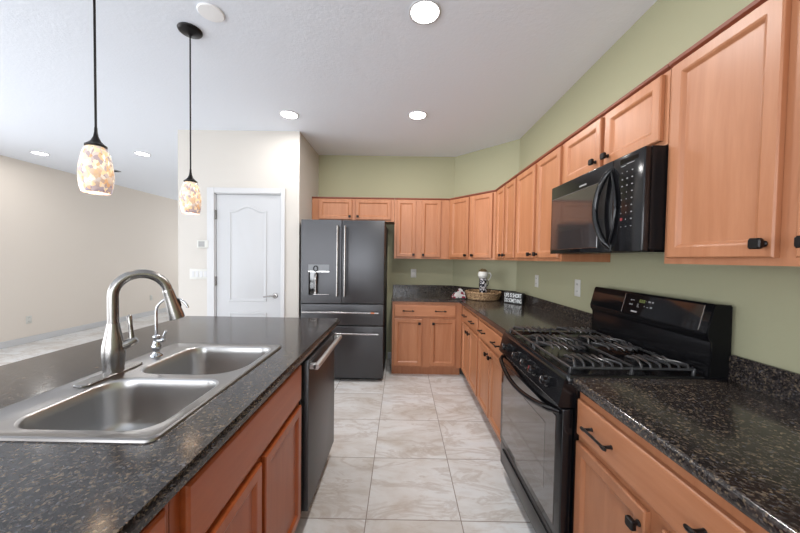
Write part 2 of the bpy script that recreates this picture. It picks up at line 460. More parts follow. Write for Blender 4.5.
def cabinet(name, label, loc, rotz, W, Z0, Z1, D, doors=(), drawers=(), mats=None, toe=0, group=None, fill=(0, 0), crown=True, cat='cabinet', knobs=True):
    """local x along the front, -y out of the front. doors: (x0,x1,z0,z1,knob_x,knob_z); drawers: (x0,x1,z0,z1,[pull x])"""
    wv, wh, wc = mats or (WOOD, WOODH, CARC)
    t = thing(name, label, cat, loc, rotz, group)
    bm = bmesh.new()
    if toe:
        ngon_prism(bm, [(0, Z0+toe), (D, Z0), (D, Z1), (0, Z1)] if False else [(.07, Z0), (D, Z0), (D, Z1), (0, Z1), (0, Z0+toe), (.07, Z0+toe)], 0, W, 'x')
    else:
        box(bm, 0, W, 0, D, Z0, Z1)
    obj('body', bm, wv, t)
    for (x0, x1, z0, z1, kx, kz) in doors:
        dr = obj('door', door_panel_bm(x0, x1, z0, z1, -.0005), wv, t)
        if knobs and kx is not None: obj('knob', knob_bm(kx, kz, -.0195), BLACKM, dr, 30)
    for (x0, x1, z0, z1, px) in drawers:
        dr = obj('drawer', drawer_front_bm(x0, x1, z0, z1, -.0005), wh, t)
        for p in px: obj('pull', pull_bm(p, (z0+z1)/2, -.0195), BLACKM, dr, 30)
    return t
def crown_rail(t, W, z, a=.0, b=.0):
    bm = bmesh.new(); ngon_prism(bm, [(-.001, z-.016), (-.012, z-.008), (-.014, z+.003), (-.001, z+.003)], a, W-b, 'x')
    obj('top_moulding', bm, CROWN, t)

UZ0, UZ1 = 1.368, 2.118
UF = 1.005                     # face of the uppers on the right wall
UD = WX-UF-.002
R90 = -PI/2
def upper_right(label, y_far, y_near, Z0, doors, group='maple wall cabinets on the right wall'):
    W = y_far-y_near
    t = cabinet('wall_cabinet', label, (UF, y_far, 0), R90, W, Z0, UZ1, UD, doors)
    crown_rail(t, W, UZ1)
    return t
# near pair (partly out of frame), local x = y_far - y
A1 = 1.186
upper_right('maple wall cabinet directly right of the black microwave, its large door closest to the camera', A1, .40, UZ0,
            [(A1-1.160, A1-.826, UZ0+.022, UZ1-.025, A1-.846, 1.428), (A1-.780, A1-.43, UZ0+.022, UZ1-.025, A1-.745, 1.428)])
A0 = 1.943
upper_right('short two-door maple wall cabinet above the black microwave', A0, 1.189, 1.822,
            [(A0-1.912, A0-1.568, 1.842, UZ1-.025, A0-1.60, 1.880), (A0-1.536, A0-1.210, 1.842, UZ1-.025, A0-1.505, 1.880)])
A2 = 2.707
upper_right('tall two-door maple wall cabinet just left of the microwave over the counter', A2, 1.946, UZ0,
            [(A2-2.690, A2-2.335, UZ0+.022, UZ1-.025, A2-2.367, 1.418), (A2-2.290, A2-1.965, UZ0+.022, UZ1-.025, A2-2.258, 1.418)])
A3 = 3.325
upper_right('narrow two-door maple wall cabinet between the angled corner cabinet and the next right-wall cabinet', A3, 2.710, UZ0,
            [(A3-3.25, A3-3.03, UZ0+.022, UZ1-.025, A3-3.055, 1.418), (A3-2.985, A3-2.735, UZ0+.022, UZ1-.025, A3-2.96, 1.418)])
# diagonal corner
UB = WY-.305                   # face of the back uppers
P0, P1 = Vector((.588, UB)), Vector((UF, 3.33))
dv = P1-P0; LD = dv.length; ang = math.atan2(dv.y, dv.x)
t = thing('wall_cabinet', 'angled two-door maple corner wall cabinet above the woven basket', 'cabinet', (P0.x, P0.y, 0), ang)
def loc2(p):
    q = Vector(p)-P0; c, s = math.cos(ang), math.sin(ang); return (q.x*c+q.y*s, -q.x*s+q.y*c)
e = .0015
bm = bmesh.new(); ngon_prism(bm, [(0, 0), (LD, 0), loc2((1.309, 3.33)), loc2((1.309, 3.519)), loc2((.692, 4.163)), loc2((.590, 4.163))], UZ0, UZ1)
obj('body', bm, WOOD, t)
k = .035
for (x0, x1, kx) in ((.035, LD/2-.022, LD/2-.05), (LD/2+.022, LD-.035, LD/2+.05)):
    dr = obj('door', door_panel_bm(x0, x1, UZ0+.022, UZ1-.025, -.0005), WOOD, t)
    obj('knob', knob_bm(kx, 1.418, -.0195), BLACKM, dr, 30)
crown_rail(t, LD, UZ1)
# back wall uppers
X0 = -.094
t = cabinet('wall_cabinet', 'tall two-door maple wall cabinet on the back wall right of the refrigerator', (X0, UB, 0), 0, .586-X0, UZ0, UZ1, .303,
            [(.03, .265, UZ0+.022, UZ1-.025, .24, 1.418), (.335, .575, UZ0+.022, UZ1-.025, .36, 1.418)])
crown_rail(t, .586-X0, UZ1)
t = cabinet('wall_cabinet', 'short wide maple wall cabinet directly above the dark refrigerator', (-1.125, UB, 0), 0, X0-.003+1.125, 1.825, UZ1, .303,
            [(.09, .50, 1.845, UZ1-.025, .475, 1.88), (.545, .985, 1.845, UZ1-.025, .575, 1.88)])
crown_rail(t, X0-.003+1.125, UZ1)

# base cabinets ---------------------------------------------------
BF = .711                      # face frame of right base run
BD = WX-BF-.002
CT = .874                      # underside of worktops
def base_right(label, y_far, y_near, doors, drawers, D=BD):
    return cabinet('base_cabinet', label, (BF, y_far, 0), R90, y_far-y_near, 0, CT, D, doors, drawers, toe=.105)
DZ0, DZ1, WZ0, WZ1 = .128, .672, .70, .838
N1 = 1.203
base_right('maple base cabinet just right of the black stove with one wide drawer', N1, .445,
           [(N1-1.192, N1-.85, DZ0, DZ1, N1-.868, .625), (N1-.795, N1-.46, DZ0, DZ1, N1-.76, .625)],
           [(N1-1.192, N1-.46, WZ0, WZ1, [N1-1.042, N1-.63])])
N2 = .442
base_right('maple base cabinet nearest the camera at the near end of the right counter', N2, -.30,
           [(.012, .355, DZ0, DZ1, .32, .625), (.395, .73, DZ0, DZ1, .43, .625)], [(.012, .73, WZ0, WZ1, [.15, .59])])
M1 = 2.745
base_right('maple base cabinet just left of the black stove', M1, 1.968,
           [(M1-2.72, M1-2.39, DZ0, DZ1, M1-2.425, .625), (M1-2.365, M1-2.010, DZ0, DZ1, M1-2.33, .625)],
           [(M1-2.72, M1-2.010, WZ0, WZ1, [M1-2.56, M1-2.19])])
# corner base (right run) runs to the back-left inner corner
BB = 3.563                     # face of back base run
M2 = BB-.001
t = base_right('maple base cabinet at the inner corner below the basket, facing the aisle', M2, 2.748,
           [(M2-3.44, M2-3.125, DZ0, DZ1, M2-3.155, .625), (M2-3.10, M2-2.775, DZ0, DZ1, M2-3.07, .625)],
           [(M2-3.44, M2-2.775, WZ0, WZ1, [M2-3.275, M2-2.94])], D=BD)
# make its carcass stop before the diagonal wall
b_ = [c for c in t.children if c.name.startswith('body')][0]
for v in b_.data.vertices:
    if v.co.y > .3: v.co.y = .55 if v.co.x < .1 else v.co.y
X1 = -.098
cabinet('base_cabinet', 'maple base cabinet on the back wall beside the refrigerator, with one wide two-pull drawer', (X1, BB, 0), 0, BF-X1-.003, 0, CT, .54,
        [(.025, .345, DZ0, DZ1, .315, .625), (.445, .735, DZ0, DZ1, .475, .625)], [(.025, .735, WZ0, WZ1, [.185, .555])], toe=.105)

# worktops --------------------------------------------------------
TOP = .914; E = .681
def worktop(name, label, outline, front, splashes):
    bm = bmesh.new(); A, C = ngon_prism(bm, outline, CT+.001, TOP)
    bm.edges.ensure_lookup_table(); n = len(outline)
    es = []
    for i in front:
        for R_, s in ((A, .010), (C, .014)):
            e_ = bm.edges.get((R_[i], R_[(i+1) % n])); es.append(e_)
    bmesh.ops.bevel(bm, geom=es, offset=.012, segments=4, affect='EDGES', profile=.5, clamp_overlap=True)
    o = obj(name, bm, LAM, None, 50); tag(o, label, 'countertop')
    for sp in splashes:
        bm = bmesh.new(); A, C = ngon_prism(bm, sp, TOP+.0005, TOP+.102)
        bmesh.ops.bevel(bm, geom=[e for e in bm.edges if all(abs(v.co.z-TOP-.102) < 1e-5 for v in e.verts)], offset=.004, segments=2, affect='EDGES')
        obj('backsplash', bm, LAM, o, 50)
    return o
g = .0015
n_ = Vector((-(D1[1]-D0[1]), D1[0]-D0[0])).normalized()*-1     # towards the room
if n_.x > 0: n_ = -n_
def off(p, d_): return (p[0]+n_.x*d_, p[1]+n_.y*d_)
d0, d1 = off(D0, g), off(D1, g)
# inner splash corner points (2 cm thick)
k = math.tan(PI/8)
outline = [(X1-.012, WY-g), (X1-.012, 3.533), (E, 3.533), (E, 1.964), (WX-g, 1.964), (WX-g, D1[1]-g), (D0[0]-g*.4, WY-g)]
th = .02
s0, s1 = off(D0, g+th), off(D1, g+th)
sp_back = [(X1-.012, WY-g), (X1-.012, WY-g-th), (D0[0]-k*th, WY-g-th), (D0[0]-g, WY-g)]
sp_diag = [(D0[0]-g+.0005, WY-g-.001), (D0[0]-k*th+.0005, WY-g-th-.0005), (WX-g-th-.0005, D1[1]-k*th+.001), (WX-g-.0005, D1[1]-g)]
sp_right = [(WX-g, D1[1]-g-.001), (WX-g-th, D1[1]-k*th-.0005), (WX-g-th, 1.964), (WX-g, 1.964)]
worktop('worktop', 'L-shaped dark speckled countertop with basket, running from refrigerator side to the stove', outline, (1, 2), [sp_back, sp_diag, sp_right])
worktop('worktop', 'dark speckled countertop right of the stove, reaching out of the frame', [(E, -.30), (WX-g, -.30), (WX-g, 1.2075), (E, 1.2075)], (3,),
        [[(WX-g-th, -.30), (WX-g, -.30), (WX-g, 1.2075), (WX-g-th, 1.2075)]])

# ------------------------------------------------------------------ island
IE, IL, IF, IN = -.4515, -1.625, 2.322, -.35
HX0, HX1, HY0, HY1 = -1.135, -.615, .757, 1.545    # sink cut-out
bm = bmesh.new()
def ringv(x0, x1, y0, y1, z): return [bm.verts.new(p) for p in ((x0, y0, z), (x1, y0, z), (x1, y1, z), (x0, y1, z))]
oA, oC = ringv(IL, IE, IN, IF, CT+.001), ringv(IL, IE, IN, IF, TOP)
hA, hC = ringv(HX0, HX1, HY0, HY1, CT+.001), ringv(HX0, HX1, HY0, HY1, TOP)
for i in range(4):
    j = (i+1) % 4
    bm.faces.new((oA[i], oA[j], oC[j], oC[i])); bm.faces.new((hA[i], hA[j], hC[j], hC[i]))
    bm.faces.new((oC[i], oC[j], hC[j], hC[i])); bm.faces.new((oA[i], oA[j], hA[j], hA[i]))
es = [bm.edges.get((R_[i], R_[(i+1) % 4])) for R_ in (oA, oC) for i in range(4)]
bmesh.ops.bevel(bm, geom=es, offset=.012, segments=4, affect='EDGES')
o = obj('worktop', bm, LAM, None, 50); tag(o, 'long dark speckled island countertop holding the double sink', 'countertop')

IFX = -.482
L90 = PI/2
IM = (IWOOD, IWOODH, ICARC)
S0 = .635
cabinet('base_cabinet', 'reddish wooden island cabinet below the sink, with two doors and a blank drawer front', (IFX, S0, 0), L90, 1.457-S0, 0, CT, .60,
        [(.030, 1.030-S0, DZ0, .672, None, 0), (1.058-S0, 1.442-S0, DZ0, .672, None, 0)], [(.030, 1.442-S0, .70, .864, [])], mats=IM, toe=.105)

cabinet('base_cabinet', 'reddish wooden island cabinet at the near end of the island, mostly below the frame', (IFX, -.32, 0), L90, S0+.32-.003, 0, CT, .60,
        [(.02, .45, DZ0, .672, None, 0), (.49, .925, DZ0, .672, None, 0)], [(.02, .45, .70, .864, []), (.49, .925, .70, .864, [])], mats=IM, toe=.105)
# island back and end panel
bm = bmesh.new(); box(bm, -1.30, -1.10, -.32, 2.12, 0, CT)
o = obj('island_back_panel', bm, BEIGE); tag(o, 'beige knee wall carrying the living-room side of the island', 'panel')
bm = bmesh.new(); box(bm, -1.09, -.485, 2.105, 2.125, 0, CT)
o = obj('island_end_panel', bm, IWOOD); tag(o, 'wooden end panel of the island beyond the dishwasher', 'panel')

# the cabinet under the sink is hollow: replace the solid body by panels
for o_ in list(bpy.data.objects):
    if o_.parent and o_.parent.get('label', '').startswith('reddish wooden island cabinet below the sink') and o_.name.startswith('body'):
        W = 1.457-S0; D = .60
        bm = bmesh.new(); tt = .018
        ngon_prism(bm, [(.07, 0), (D, 0), (D, CT), (0, CT), (0, .105), (.07, .105)], 0, tt, 'x')
        box(bm, W-tt, W, 0, .02, .105, CT)
        box(bm, tt, W-tt, D-tt, D, .105, CT); box(bm, tt, W-tt, .019, D-tt, .105, .123); box(bm, tt, W-tt, .07, .085, 0, .105)
        # face frame
        box(bm, tt, W-tt, 0, .019, .105, .13); box(bm, tt, W-tt, 0, .019, .84, CT); box(bm, tt, W-tt, 0, .019, .668, .705)
        box(bm, tt, .04, 0, .019, .13, .84); box(bm, W-.04, W-tt, 0, .019, .13, .84); c_ = 1.044-S0; box(bm, c_-.025, c_+.025, 0, .019, .13, .668)
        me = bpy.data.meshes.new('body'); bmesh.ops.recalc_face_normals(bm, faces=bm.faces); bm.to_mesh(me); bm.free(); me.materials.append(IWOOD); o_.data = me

# dishwasher ------------------------------------------------------
t = thing('dishwasher', 'dark slate dishwasher under the island counter with a steel bar handle', 'dishwasher', (-.467, 1.459, 0), L90)
W = .640
obj('body', B(.108, W-.004, .02, .58, .10, CT-.006), GAP, t)
obj('side_gap', B(.003, .1075, .012, .03, .10, CT-.006), GAP, t)
obj('toe_panel', B(.01, W-.01, .06, .075, 0, .098), BLACKS, t)
dr = obj('door', B(.042, W-.008, -.02, .018, .105, CT-.012, bev=.004, seg=2), SLATE, t, 40)
bm = bmesh.new(); xs0, xs1, hz = .058, W-.03, .832
box(bm, xs0-.014, xs0+.016, -.056, -.021, hz-.013, hz+.013, bev=.003); box(bm, xs1-.016, xs1+.014, -.056, -.021, hz-.013, hz+.013, bev=.003)
tube(bm, [(xs0-.014, -.056, hz), (xs1+.014, -.056, hz)], .0145, 14)
obj('bar_handle', bm, mat('satin_handle_steel', srgb(200, 200, 200), .42, .9), dr, 40)

# sink ------------------------------------------------------------
SX0, SX1, SY0, SY1 = -1.156, -.597, .735, 1.563
t = thing('kitchen_sink', 'stainless steel double-bowl sink set into the island counter', 'sink', (0, 0, TOP))
def tri_fill(loops):
    b = bmesh.new(); es = []
    for lp in loops:
        vs = [b.verts.new(p) for p in lp]
        for i in range(len(vs)): es.append(b.edges.new((vs[i], vs[(i+1) % len(vs)])))
    bmesh.ops.triangle_fill(b, edges=es, use_beauty=True)
    return b
bowls = [(-1.045, -.634, .774, 1.120, (.09, .07, .07, .09)), (-1.030, -.624, 1.154, 1.534, (.09, .13, .07, .07))]
zt = .0065
def bowl_ring(b, ins, z):
    x0, x1, y0, y1, r = b
    return rrect(x0+ins, x1-ins, y0+ins, y1-ins, [max(q-ins*.6, .02) for q in r], z)
inner = rrect(SX0+.014, SX1-.014, SY0+.014, SY1-.014, .02, zt)
b2 = tri_fill([inner]+[bowl_ring(b, 0, zt) for b in bowls])
# outer rolled rim
loft(b2, [rrect(SX0, SX1, SY0, SY1, .028, .0005), rrect(SX0+.002, SX1-.002, SY0+.002, SY1-.002, .027, .006), rrect(SX0+.007, SX1-.007, SY0+.007, SY1-.007, .024, .0085), rrect(SX0+.012, SX1-.012, SY0+.012, SY1-.012, .021, .0075), inner], False, False)
bmesh.ops.remove_doubles(b2, verts=b2.verts, dist=1e-5)
rim = obj('rim', b2, mat('rim_steel', srgb(146, 143, 141), .3, 1), t, 35)
BOWL = mat('bowl_steel', srgb(186, 185, 184), .3, 1)
for b in bowls:
    bm = bmesh.new()
    rings = [bowl_ring(b, 0, zt), bowl_ring(b, .005, zt-.002), bowl_ring(b, .008, zt-.008), bowl_ring(b, .011, -.03), bowl_ring(b, .018, -.14), bowl_ring(b, .026, -.165), bowl_ring(b, .045, -.178), bowl_ring(b, .08, -.182)]
    loft(bm, rings, False, True)
    for f in bm.faces: f.normal_flip()
    bw = obj('bowl', bm, BOWL, t, 50)
    cx, cy = (b[0]+b[1])/2, (b[2]+b[3])/2
    bm = bmesh.new(); lathe(bm, [(.045, -.181), (.043, -.1775), (.034, -.1795), (.012, -.1795), (.01, -.176)], (cx, cy, 0), n=24)
    obj('drain', bm, CHROME, bw, 40)

# faucet ----------------------------------------------------------
fz = TOP+.0075
fx, fy = -1.086, 1.155
t = thing('kitchen_faucet', 'tall brushed nickel gooseneck faucet with pull-down spray head at the sink', 'faucet', (fx, fy, fz))
bm = bmesh.new()
loft(bm, [[(x, y, z) for x, y, z in rrect(-.026+i, .028-i, -.135+i, .115-i, .025-i, z_)] for i, z_ in ((0, 0), (0, .004), (.003, .007))])
obj('deck_plate', bm, NICKEL, t, 35)
bm = bmesh.new(); lathe(bm, [(.031, .0065), (.031, .02), (.034, .05), (.0355, .08), (.033, .11), (.026, .145), (.0205, .175), (.019, .19)], n=28)
obj('body', bm, NICKEL, t, 50)
# gooseneck: plane direction towards the far bowl
dx, dy = .80, .60
zt_, R_ = .293, .083
pts = [(0, 0, .185), (0, 0, .22), (0, 0, .26), (0, 0, zt_)]
for i in range(1, 15):
    a = PI - (PI*1.0)*i/14*(.95)
    pts.append((dx*(R_+R_*math.cos(a)), dy*(R_+R_*math.cos(a)), zt_+R_*math.sin(a)))
bm = bmesh.new(); tube(bm, pts, .0175, 16); obj('spout', bm, NICKEL, t, 60)
pe = Vector(pts[-1]); dd = (Vector(pts[-1])-Vector(pts[-2])).normalized()
bm = bmesh.new(); q = [pe-dd*.004, pe+dd*.004, pe+dd*.006, pe+dd*.055, pe+dd*.095, pe+dd*.12, pe+dd*.123]
tube(bm, q, [.0178, .0195, .0195, .0225, .027, .028, .024], 20)
hd = obj('spray_head', bm, NICKEL, t, 45)
bm = bmesh.new(); sd = Vector((dx, dy, 0)); out = (sd - dd*sd.dot(dd)).normalized()
c = pe+dd*.06+out*.0205; tube(bm, [c-dd*.018, c-dd*.01, c+dd*.014, c+dd*.02], [.004, .008, .008, .004], 10); obj('spray_button', bm, BLACKS, hd, 50)
bm = bmesh.new()
hv = Vector((.83, .55, 0))
tube(bm, [hv*.02+Vector((0, 0, .10)), hv*.045+Vector((0, 0, .108)), hv*.062+Vector((0, 0, .118)), hv*.068+Vector((0, 0, .122))], [.018, .0175, .0165, .012], 16)
tube(bm, [hv*.054+Vector((0, 0, .118)), hv*.052+Vector((0, 0, .14)), hv*.050+Vector((0, 0, .175)), hv*.047+Vector((0, 0, .212)), hv*.046+Vector((0, 0, .218))], [.011, .0085, .007, .009, .005], 12)
obj('lever', bm, NICKEL, t, 50)

wx, wy = -1.088, 1.363
t = thing('filter_faucet', 'small chrome drinking-water tap with thin hooked spout beside the far sink bowl', 'faucet', (wx, wy, fz))
bm = bmesh.new(); lathe(bm, [(.024, 0), (.023, .005), (.014, .012), (.012, .022), (.017, .032), (.018, .045), (.013, .055), (.011, .075), (.014, .083), (.013, .09), (.006, .096)], n=20)
obj('body', bm, CHROME, t, 50)
zz = .20; rr = .064
pts = [(0, 0, .09), (0, 0, .15), (0, 0, zz)]
for i in range(1, 13):
    a = PI-(PI*.93)*i/12; pts.append(((rr+rr*math.cos(a))*.98, (rr+rr*math.cos(a))*.2, zz+rr*.9*math.sin(a)))
bm = bmesh.new(); tube(bm, pts, .0052, 10); obj('spout', bm, CHROME, t, 60)
bm = bmesh.new(); tube(bm, [(0, 0, .068), (.03, 0, .07), (.037, 0, .075)], [.009, .009, .006], 10); tube(bm, [(.03, 0, .07), (.033, .0, .09), (.043, 0, .112)], [.005, .0045, .006], 10)
obj('lever', bm, CHROME, t, 50)

# ------------------------------------------------------------------ refrigerator
FX0, FX1, FYF = -1.099, -.183, 3.36
t = thing('refrigerator', 'dark slate french-door refrigerator with an ice and water dispenser', 'refrigerator', (FX0, FYF, 0))
W = FX1-FX0
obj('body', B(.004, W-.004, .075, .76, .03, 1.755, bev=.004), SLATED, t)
for ya in (.09, .6): obj('foot_rail', B(.03, W-.03, ya, ya+.05, .0, .03), BLACKS, t)
def fdoor(x0, x1, z0, z1, name='door'):
    return obj(name, B(x0, x1, 0, .07, z0, z1, bev=.006, seg=3), SLATE, t, 40)
SE = -.6535-FX0
# left door with dispenser recess
dx0, dx1, dz0, dz1 = .087, .312, .955, 1.215
bm = bmesh.new()
def fr_ring(x0, x1, z0, z1, y): return [(x0, y, z0), (x1, y, z0), (x1, y, z1), (x0, y, z1)]
oo = [bm.verts.new(p) for p in fr_ring(.004, SE-.003, .868, 1.778, .004)]
ii = [bm.verts.new(p) for p in fr_ring(dx0, dx1, dz0, dz1, .0)]
for v in oo: v.co.y = 0
for i in range(4): bm.faces.new((oo[i], oo[(i+1) % 4], ii[(i+1) % 4], ii[i]))
back = [bm.verts.new(p) for p in fr_ring(dx0+.004, dx1-.004, dz0+.004, dz1-.004, .055)]
for i in range(4): bm.faces.new((ii[i], ii[(i+1) % 4], back[(i+1) % 4], back[i]))
bm.faces.new(back)
ob = [bm.verts.new(p) for p in fr_ring(.004, SE-.003, .868, 1.778, .07)]
for i in range(4): bm.faces.new((oo[i], oo[(i+1) % 4], ob[(i+1) % 4], ob[i]))
bm.faces.new(ob)
ld = obj('door', bm, SLATE, t)
obj('dispenser_panel', B(dx0-.004, dx1+.002, -.003, .0, dz1-.01, 1.290, bev=.001), mat('dispenser_display', srgb(112, 114, 116), .4, .4), ld)
obj('dispenser_trim', B(dx0-.002, dx1+.002, -.008, .004, dz1-.008, dz1+.006), STEEL, ld)
bm = bmesh.new(); box(bm, dx0+.004, dx0+.062, .03, .052, dz0+.01, dz1-.012); obj('dispenser_recess', bm, DISPL, ld)
bm = bmesh.new(); lathe(bm, [(.012, dz1-.012), (.012, dz1-.03), (.02, dz1-.04), (.018, dz1-.10), (.012, dz1-.15), (.012, dz0+.03)], (.158, .03, 0), n=14)
lathe(bm, [(.018, dz0+.006), (.02, dz0+.02), (.014, dz0+.04), (.01, dz0+.06)], (.158, .03, 0), n=14)
obj('dispenser_nozzle', bm, NICKEL, ld, 40)
bm = bmesh.new(); tube(bm, [(.165+.022*math.cos(2*PI*k/16), -.006, 1.245+.03*math.sin(2*PI*k/16)) for k in range(16)], .006, 8, closed=True); obj('dispenser_ring', bm, BLACKS, ld, 50)
obj('drip_tray', B(dx0+.05, dx1-.006, .004, .052, dz0+.0045, dz0+.012), STEEL, ld)
rd = fdoor(SE+.003, W-.004, .868, 1.778)
d1_ = fdoor(.004, W-.004, .628, .860, 'drawer')
d2_ = fdoor(.004, W-.004, .045, .618, 'drawer')
def fhandle(p0, p1, parent, r=.011, acc=False):
    bm = bmesh.new(); p0, p1 = Vector(p0), Vector(p1); dd = (p1-p0).normalized()
    for p in (p0+dd*.02, p1-dd*.02): tube(bm, [p+Vector((0, .048, 0)), p], .008, 8)
    tube(bm, [p0, p1], r, 14)
    h = obj('handle', bm, NICKEL if p0.x == p1.x else STEEL, parent, 40)
    return h
fhandle((SE-.037, -.05, .952), (SE-.037, -.05, 1.712), ld); fhandle((SE+.045, -.05, .952), (SE+.045, -.05, 1.712), rd)
h = fhandle((.03, -.05, .775), (W-.055, -.05, .775), d1_)
bm = bmesh.new(); tube(bm, [(W-.14, -.05, .775), (W-.10, -.05, .775)], .0122, 14); obj('accent_band', bm, COPPER, d1_, 40)
fhandle((.03, -.05, .545), (W-.055, -.05, .545), d2_)

# ------------------------------------------------------------------ gas range
RW = .752
t = thing('gas_range', 'black gas range with backguard controls and five front burner knobs', 'stove', (.667, 1.9610, 0), R90)
# local x: 0 far .. RW near; y: 0 front .. .63 wall
obj('body', B(.002, RW-.002, .03, .62, .075, .885), BLACKG, t)
for lx in (.05, RW-.05):
    for ly in (.07, .56):
        bm = bmesh.new(); lathe(bm, [(.02, 0), (.02, .01), (.01, .015), (.01, .075)], (lx, ly, 0), n=12); obj('foot', bm, BLACKS, t)
# cooktop with raised rim
bm = bmesh.new()
def rr_(i, z): return rrect(i, RW-i, -.005+i, .545-i*.3, .012, z, 4)
loft(bm, [rr_(0, .886), rr_(0, .914), rr_(.004, .921), rr_(.012, .923), rr_(.022, .920), rr_(.030, .912), rr_(.04, .910)])
ct = obj('cooktop', bm, BLACKG, t, 40)
# burners and grates (continuous)
bc = [(.175, .14), (.175, .41), (.3725, .275), (.57, .14), (.57, .41)]
for i, (bx, by) in enumerate(bc):
    bm = bmesh.new(); r0 = .05 if i != 2 else .035
    lathe(bm, [(r0+.035, .9105), (r0+.03, .9125), (r0, .914), (r0, .924), (r0-.008, .928), (r0-.008, .936), (r0-.014, .939)], (bx, by, 0), n=24)
    obj('burner', bm, BLACKS, ct, 40)
gz = .952
for (gx0, gx1) in ((.03, .365), (.38, .715)):
    bm = bmesh.new(); gy0, gy1 = .025, .525; cx = (gx0+gx1)/2
    r = .0055
    def bar(pts): tube(bm, pts, r, 7)
    # outer frame with bent corners, centre spine
    bar([(gx0, gy0, gz-.012), (gx0, gy1, gz-.012)]); bar([(gx1, gy0, gz-.012), (gx1, gy1, gz-.012)])
    bar([(gx0, gy0, gz-.012), (gx1, gy0, gz-.012)]); bar([(gx0, gy1, gz-.012), (gx1, gy1, gz-.012)])
    bar([(gx0, .275, gz-.002), (gx1, .275, gz-.002)])
    for by in (.14, .41):
        # curved fingers reaching towards the burner, rising from the frame
        for k in range(6):
            yy = by-.095+.038*k
            s = (k-2.5)/2.5
            for (ga, sg) in ((gx0, 1), (gx1, -1)):
                bar([(ga, yy, gz-.012), (ga+sg*.006, yy, gz+.004), (ga+sg*.03, yy-.012*s, gz+.006), (ga+sg*.07, yy-.03*s, gz+.004), (ga+sg*(.125-.02*abs(s)), yy-.018*s, gz+.006), (ga+sg*(.135-.02*abs(s)), yy-.018*s, gz)])
    for (fx_, fy_) in ((gx0, gy0), (gx1, gy0), (gx0, gy1), (gx1, gy1), (gx0, .275), (gx1, .275)):
        lathe(bm, [(.008, .913), (.0065, .93), (.006, gz-.008)], (fx_, fy_, 0), n=8)
    obj('grate', bm, GRATE, ct, 50)
# front control panel
bm = bmesh.new(); ngon_prism(bm, [(-.006, .908), (-.013, .902), (-.036, .80), (-.030, .79), (.03, .79), (.03, .884), (-.005, .884)], .004, RW-.004, 'x')
cp = obj('control_panel', bm, BLACKG, t)
nrm = Vector((0, -.104, .023)).normalized(); nrm = Vector((0, -.976, .22))
for kx in (.135, .30, .415, .51, .635):
    bm = bmesh.new(); c = Vector((kx, -.0245, .852))
    tube(bm, [c, c+nrm*.006, c+nrm*.008, c+nrm*.03, c+nrm*.034], [.026, .026, .02, .0175, .012], 18)
    e1 = Vector((0, .22, .976))
    kb = obj('burner_knob', bm, BLACKG, cp, 40)
    bm = bmesh.new(); p = c+nrm*.036; tube(bm, [p+e1*.002, p+e1*.015], .0022, 6); obj('pointer', bm, STEEL if kx != .51 else REDM, cp)
# oven door
od = obj('oven_door', B(.006, RW-.006, -.018, .028, .232, .782, bev=.006, seg=2), BLACKG, t, 40)
bm = bmesh.new(); loft(bm, [rect(.05, RW-.05, .27, .735, 0, -.0182), rect(.05, RW-.05, .27, .735, .003, -.0205), rect(.05, RW-.05, .27, .735, .005, -.0205)])
obj('door_glass', bm, GLASSB, od)
bm = bmesh.new(); loft(bm, [rect(.14, RW-.14, .36, .66, 0, -.0206), rect(.14, RW-.14, .36, .66, .002, -.0212)]); obj('oven_window', bm, mat('oven_window_glass', (.06, .052, .05), .05, 0, .8, 1), od)
bm = bmesh.new(); pts = []
for i in range(17):
    s = i/16; pts.append((.02+(RW-.04)*s, -.03-.04*math.sin(PI*s)**.7 if 0 < s < 1 else -.02, .765-.045*math.sin(PI*s)))
tube(bm, pts, [.008]+[.0125]*15+[.008], 12)
obj('oven_handle', bm, BLACKG, od, 50)
sd_ = obj('storage_drawer', B(.006, RW-.006, -.012, .028, .078, .222, bev=.005, seg=2), mat('drawer_charcoal', srgb(50, 49, 49), .3, .1, .5, 0), t, 40)
obj('drawer_grip', B(.06, RW-.06, -.02, -.0125, .176, .196, bev=.003), BLACKS, sd_)
# backguard
bm = bmesh.new(); ngon_prism(bm, [(.548, .905), (.556, 1.06), (.537, 1.078), (.534, 1.10), (.560, 1.205), (.568, 1.212), (.632, 1.208), (.634, .905)], .0, RW, 'x')
bmesh.ops.bevel(bm, geom=[e for e in bm.edges if abs(e.verts[0].co.x-e.verts[1].co.x) < 1e-6 and (e.verts[0].co.x < .001 or e.verts[0].co.x > RW-.001)], offset=.004, segments=2, affect='EDGES')
bg = obj('backguard', bm, BLACKG, t, 40)
obj('glare_cover', (lambda b: (ngon_prism(b, [(.552, .925), (.560, 1.058), (.540, 1.08), (.538, 1.10), (.563, 1.203), (.57, 1.208), (.63, 1.204), (.632, .925)], RW+.0002, RW+.0012, 'x'), b)[1])(bmesh.new()), mat('matte_black', (.004, .004, .004), .6, 0, .15), bg)  # added matte plate that hides the wall reflection on the near end
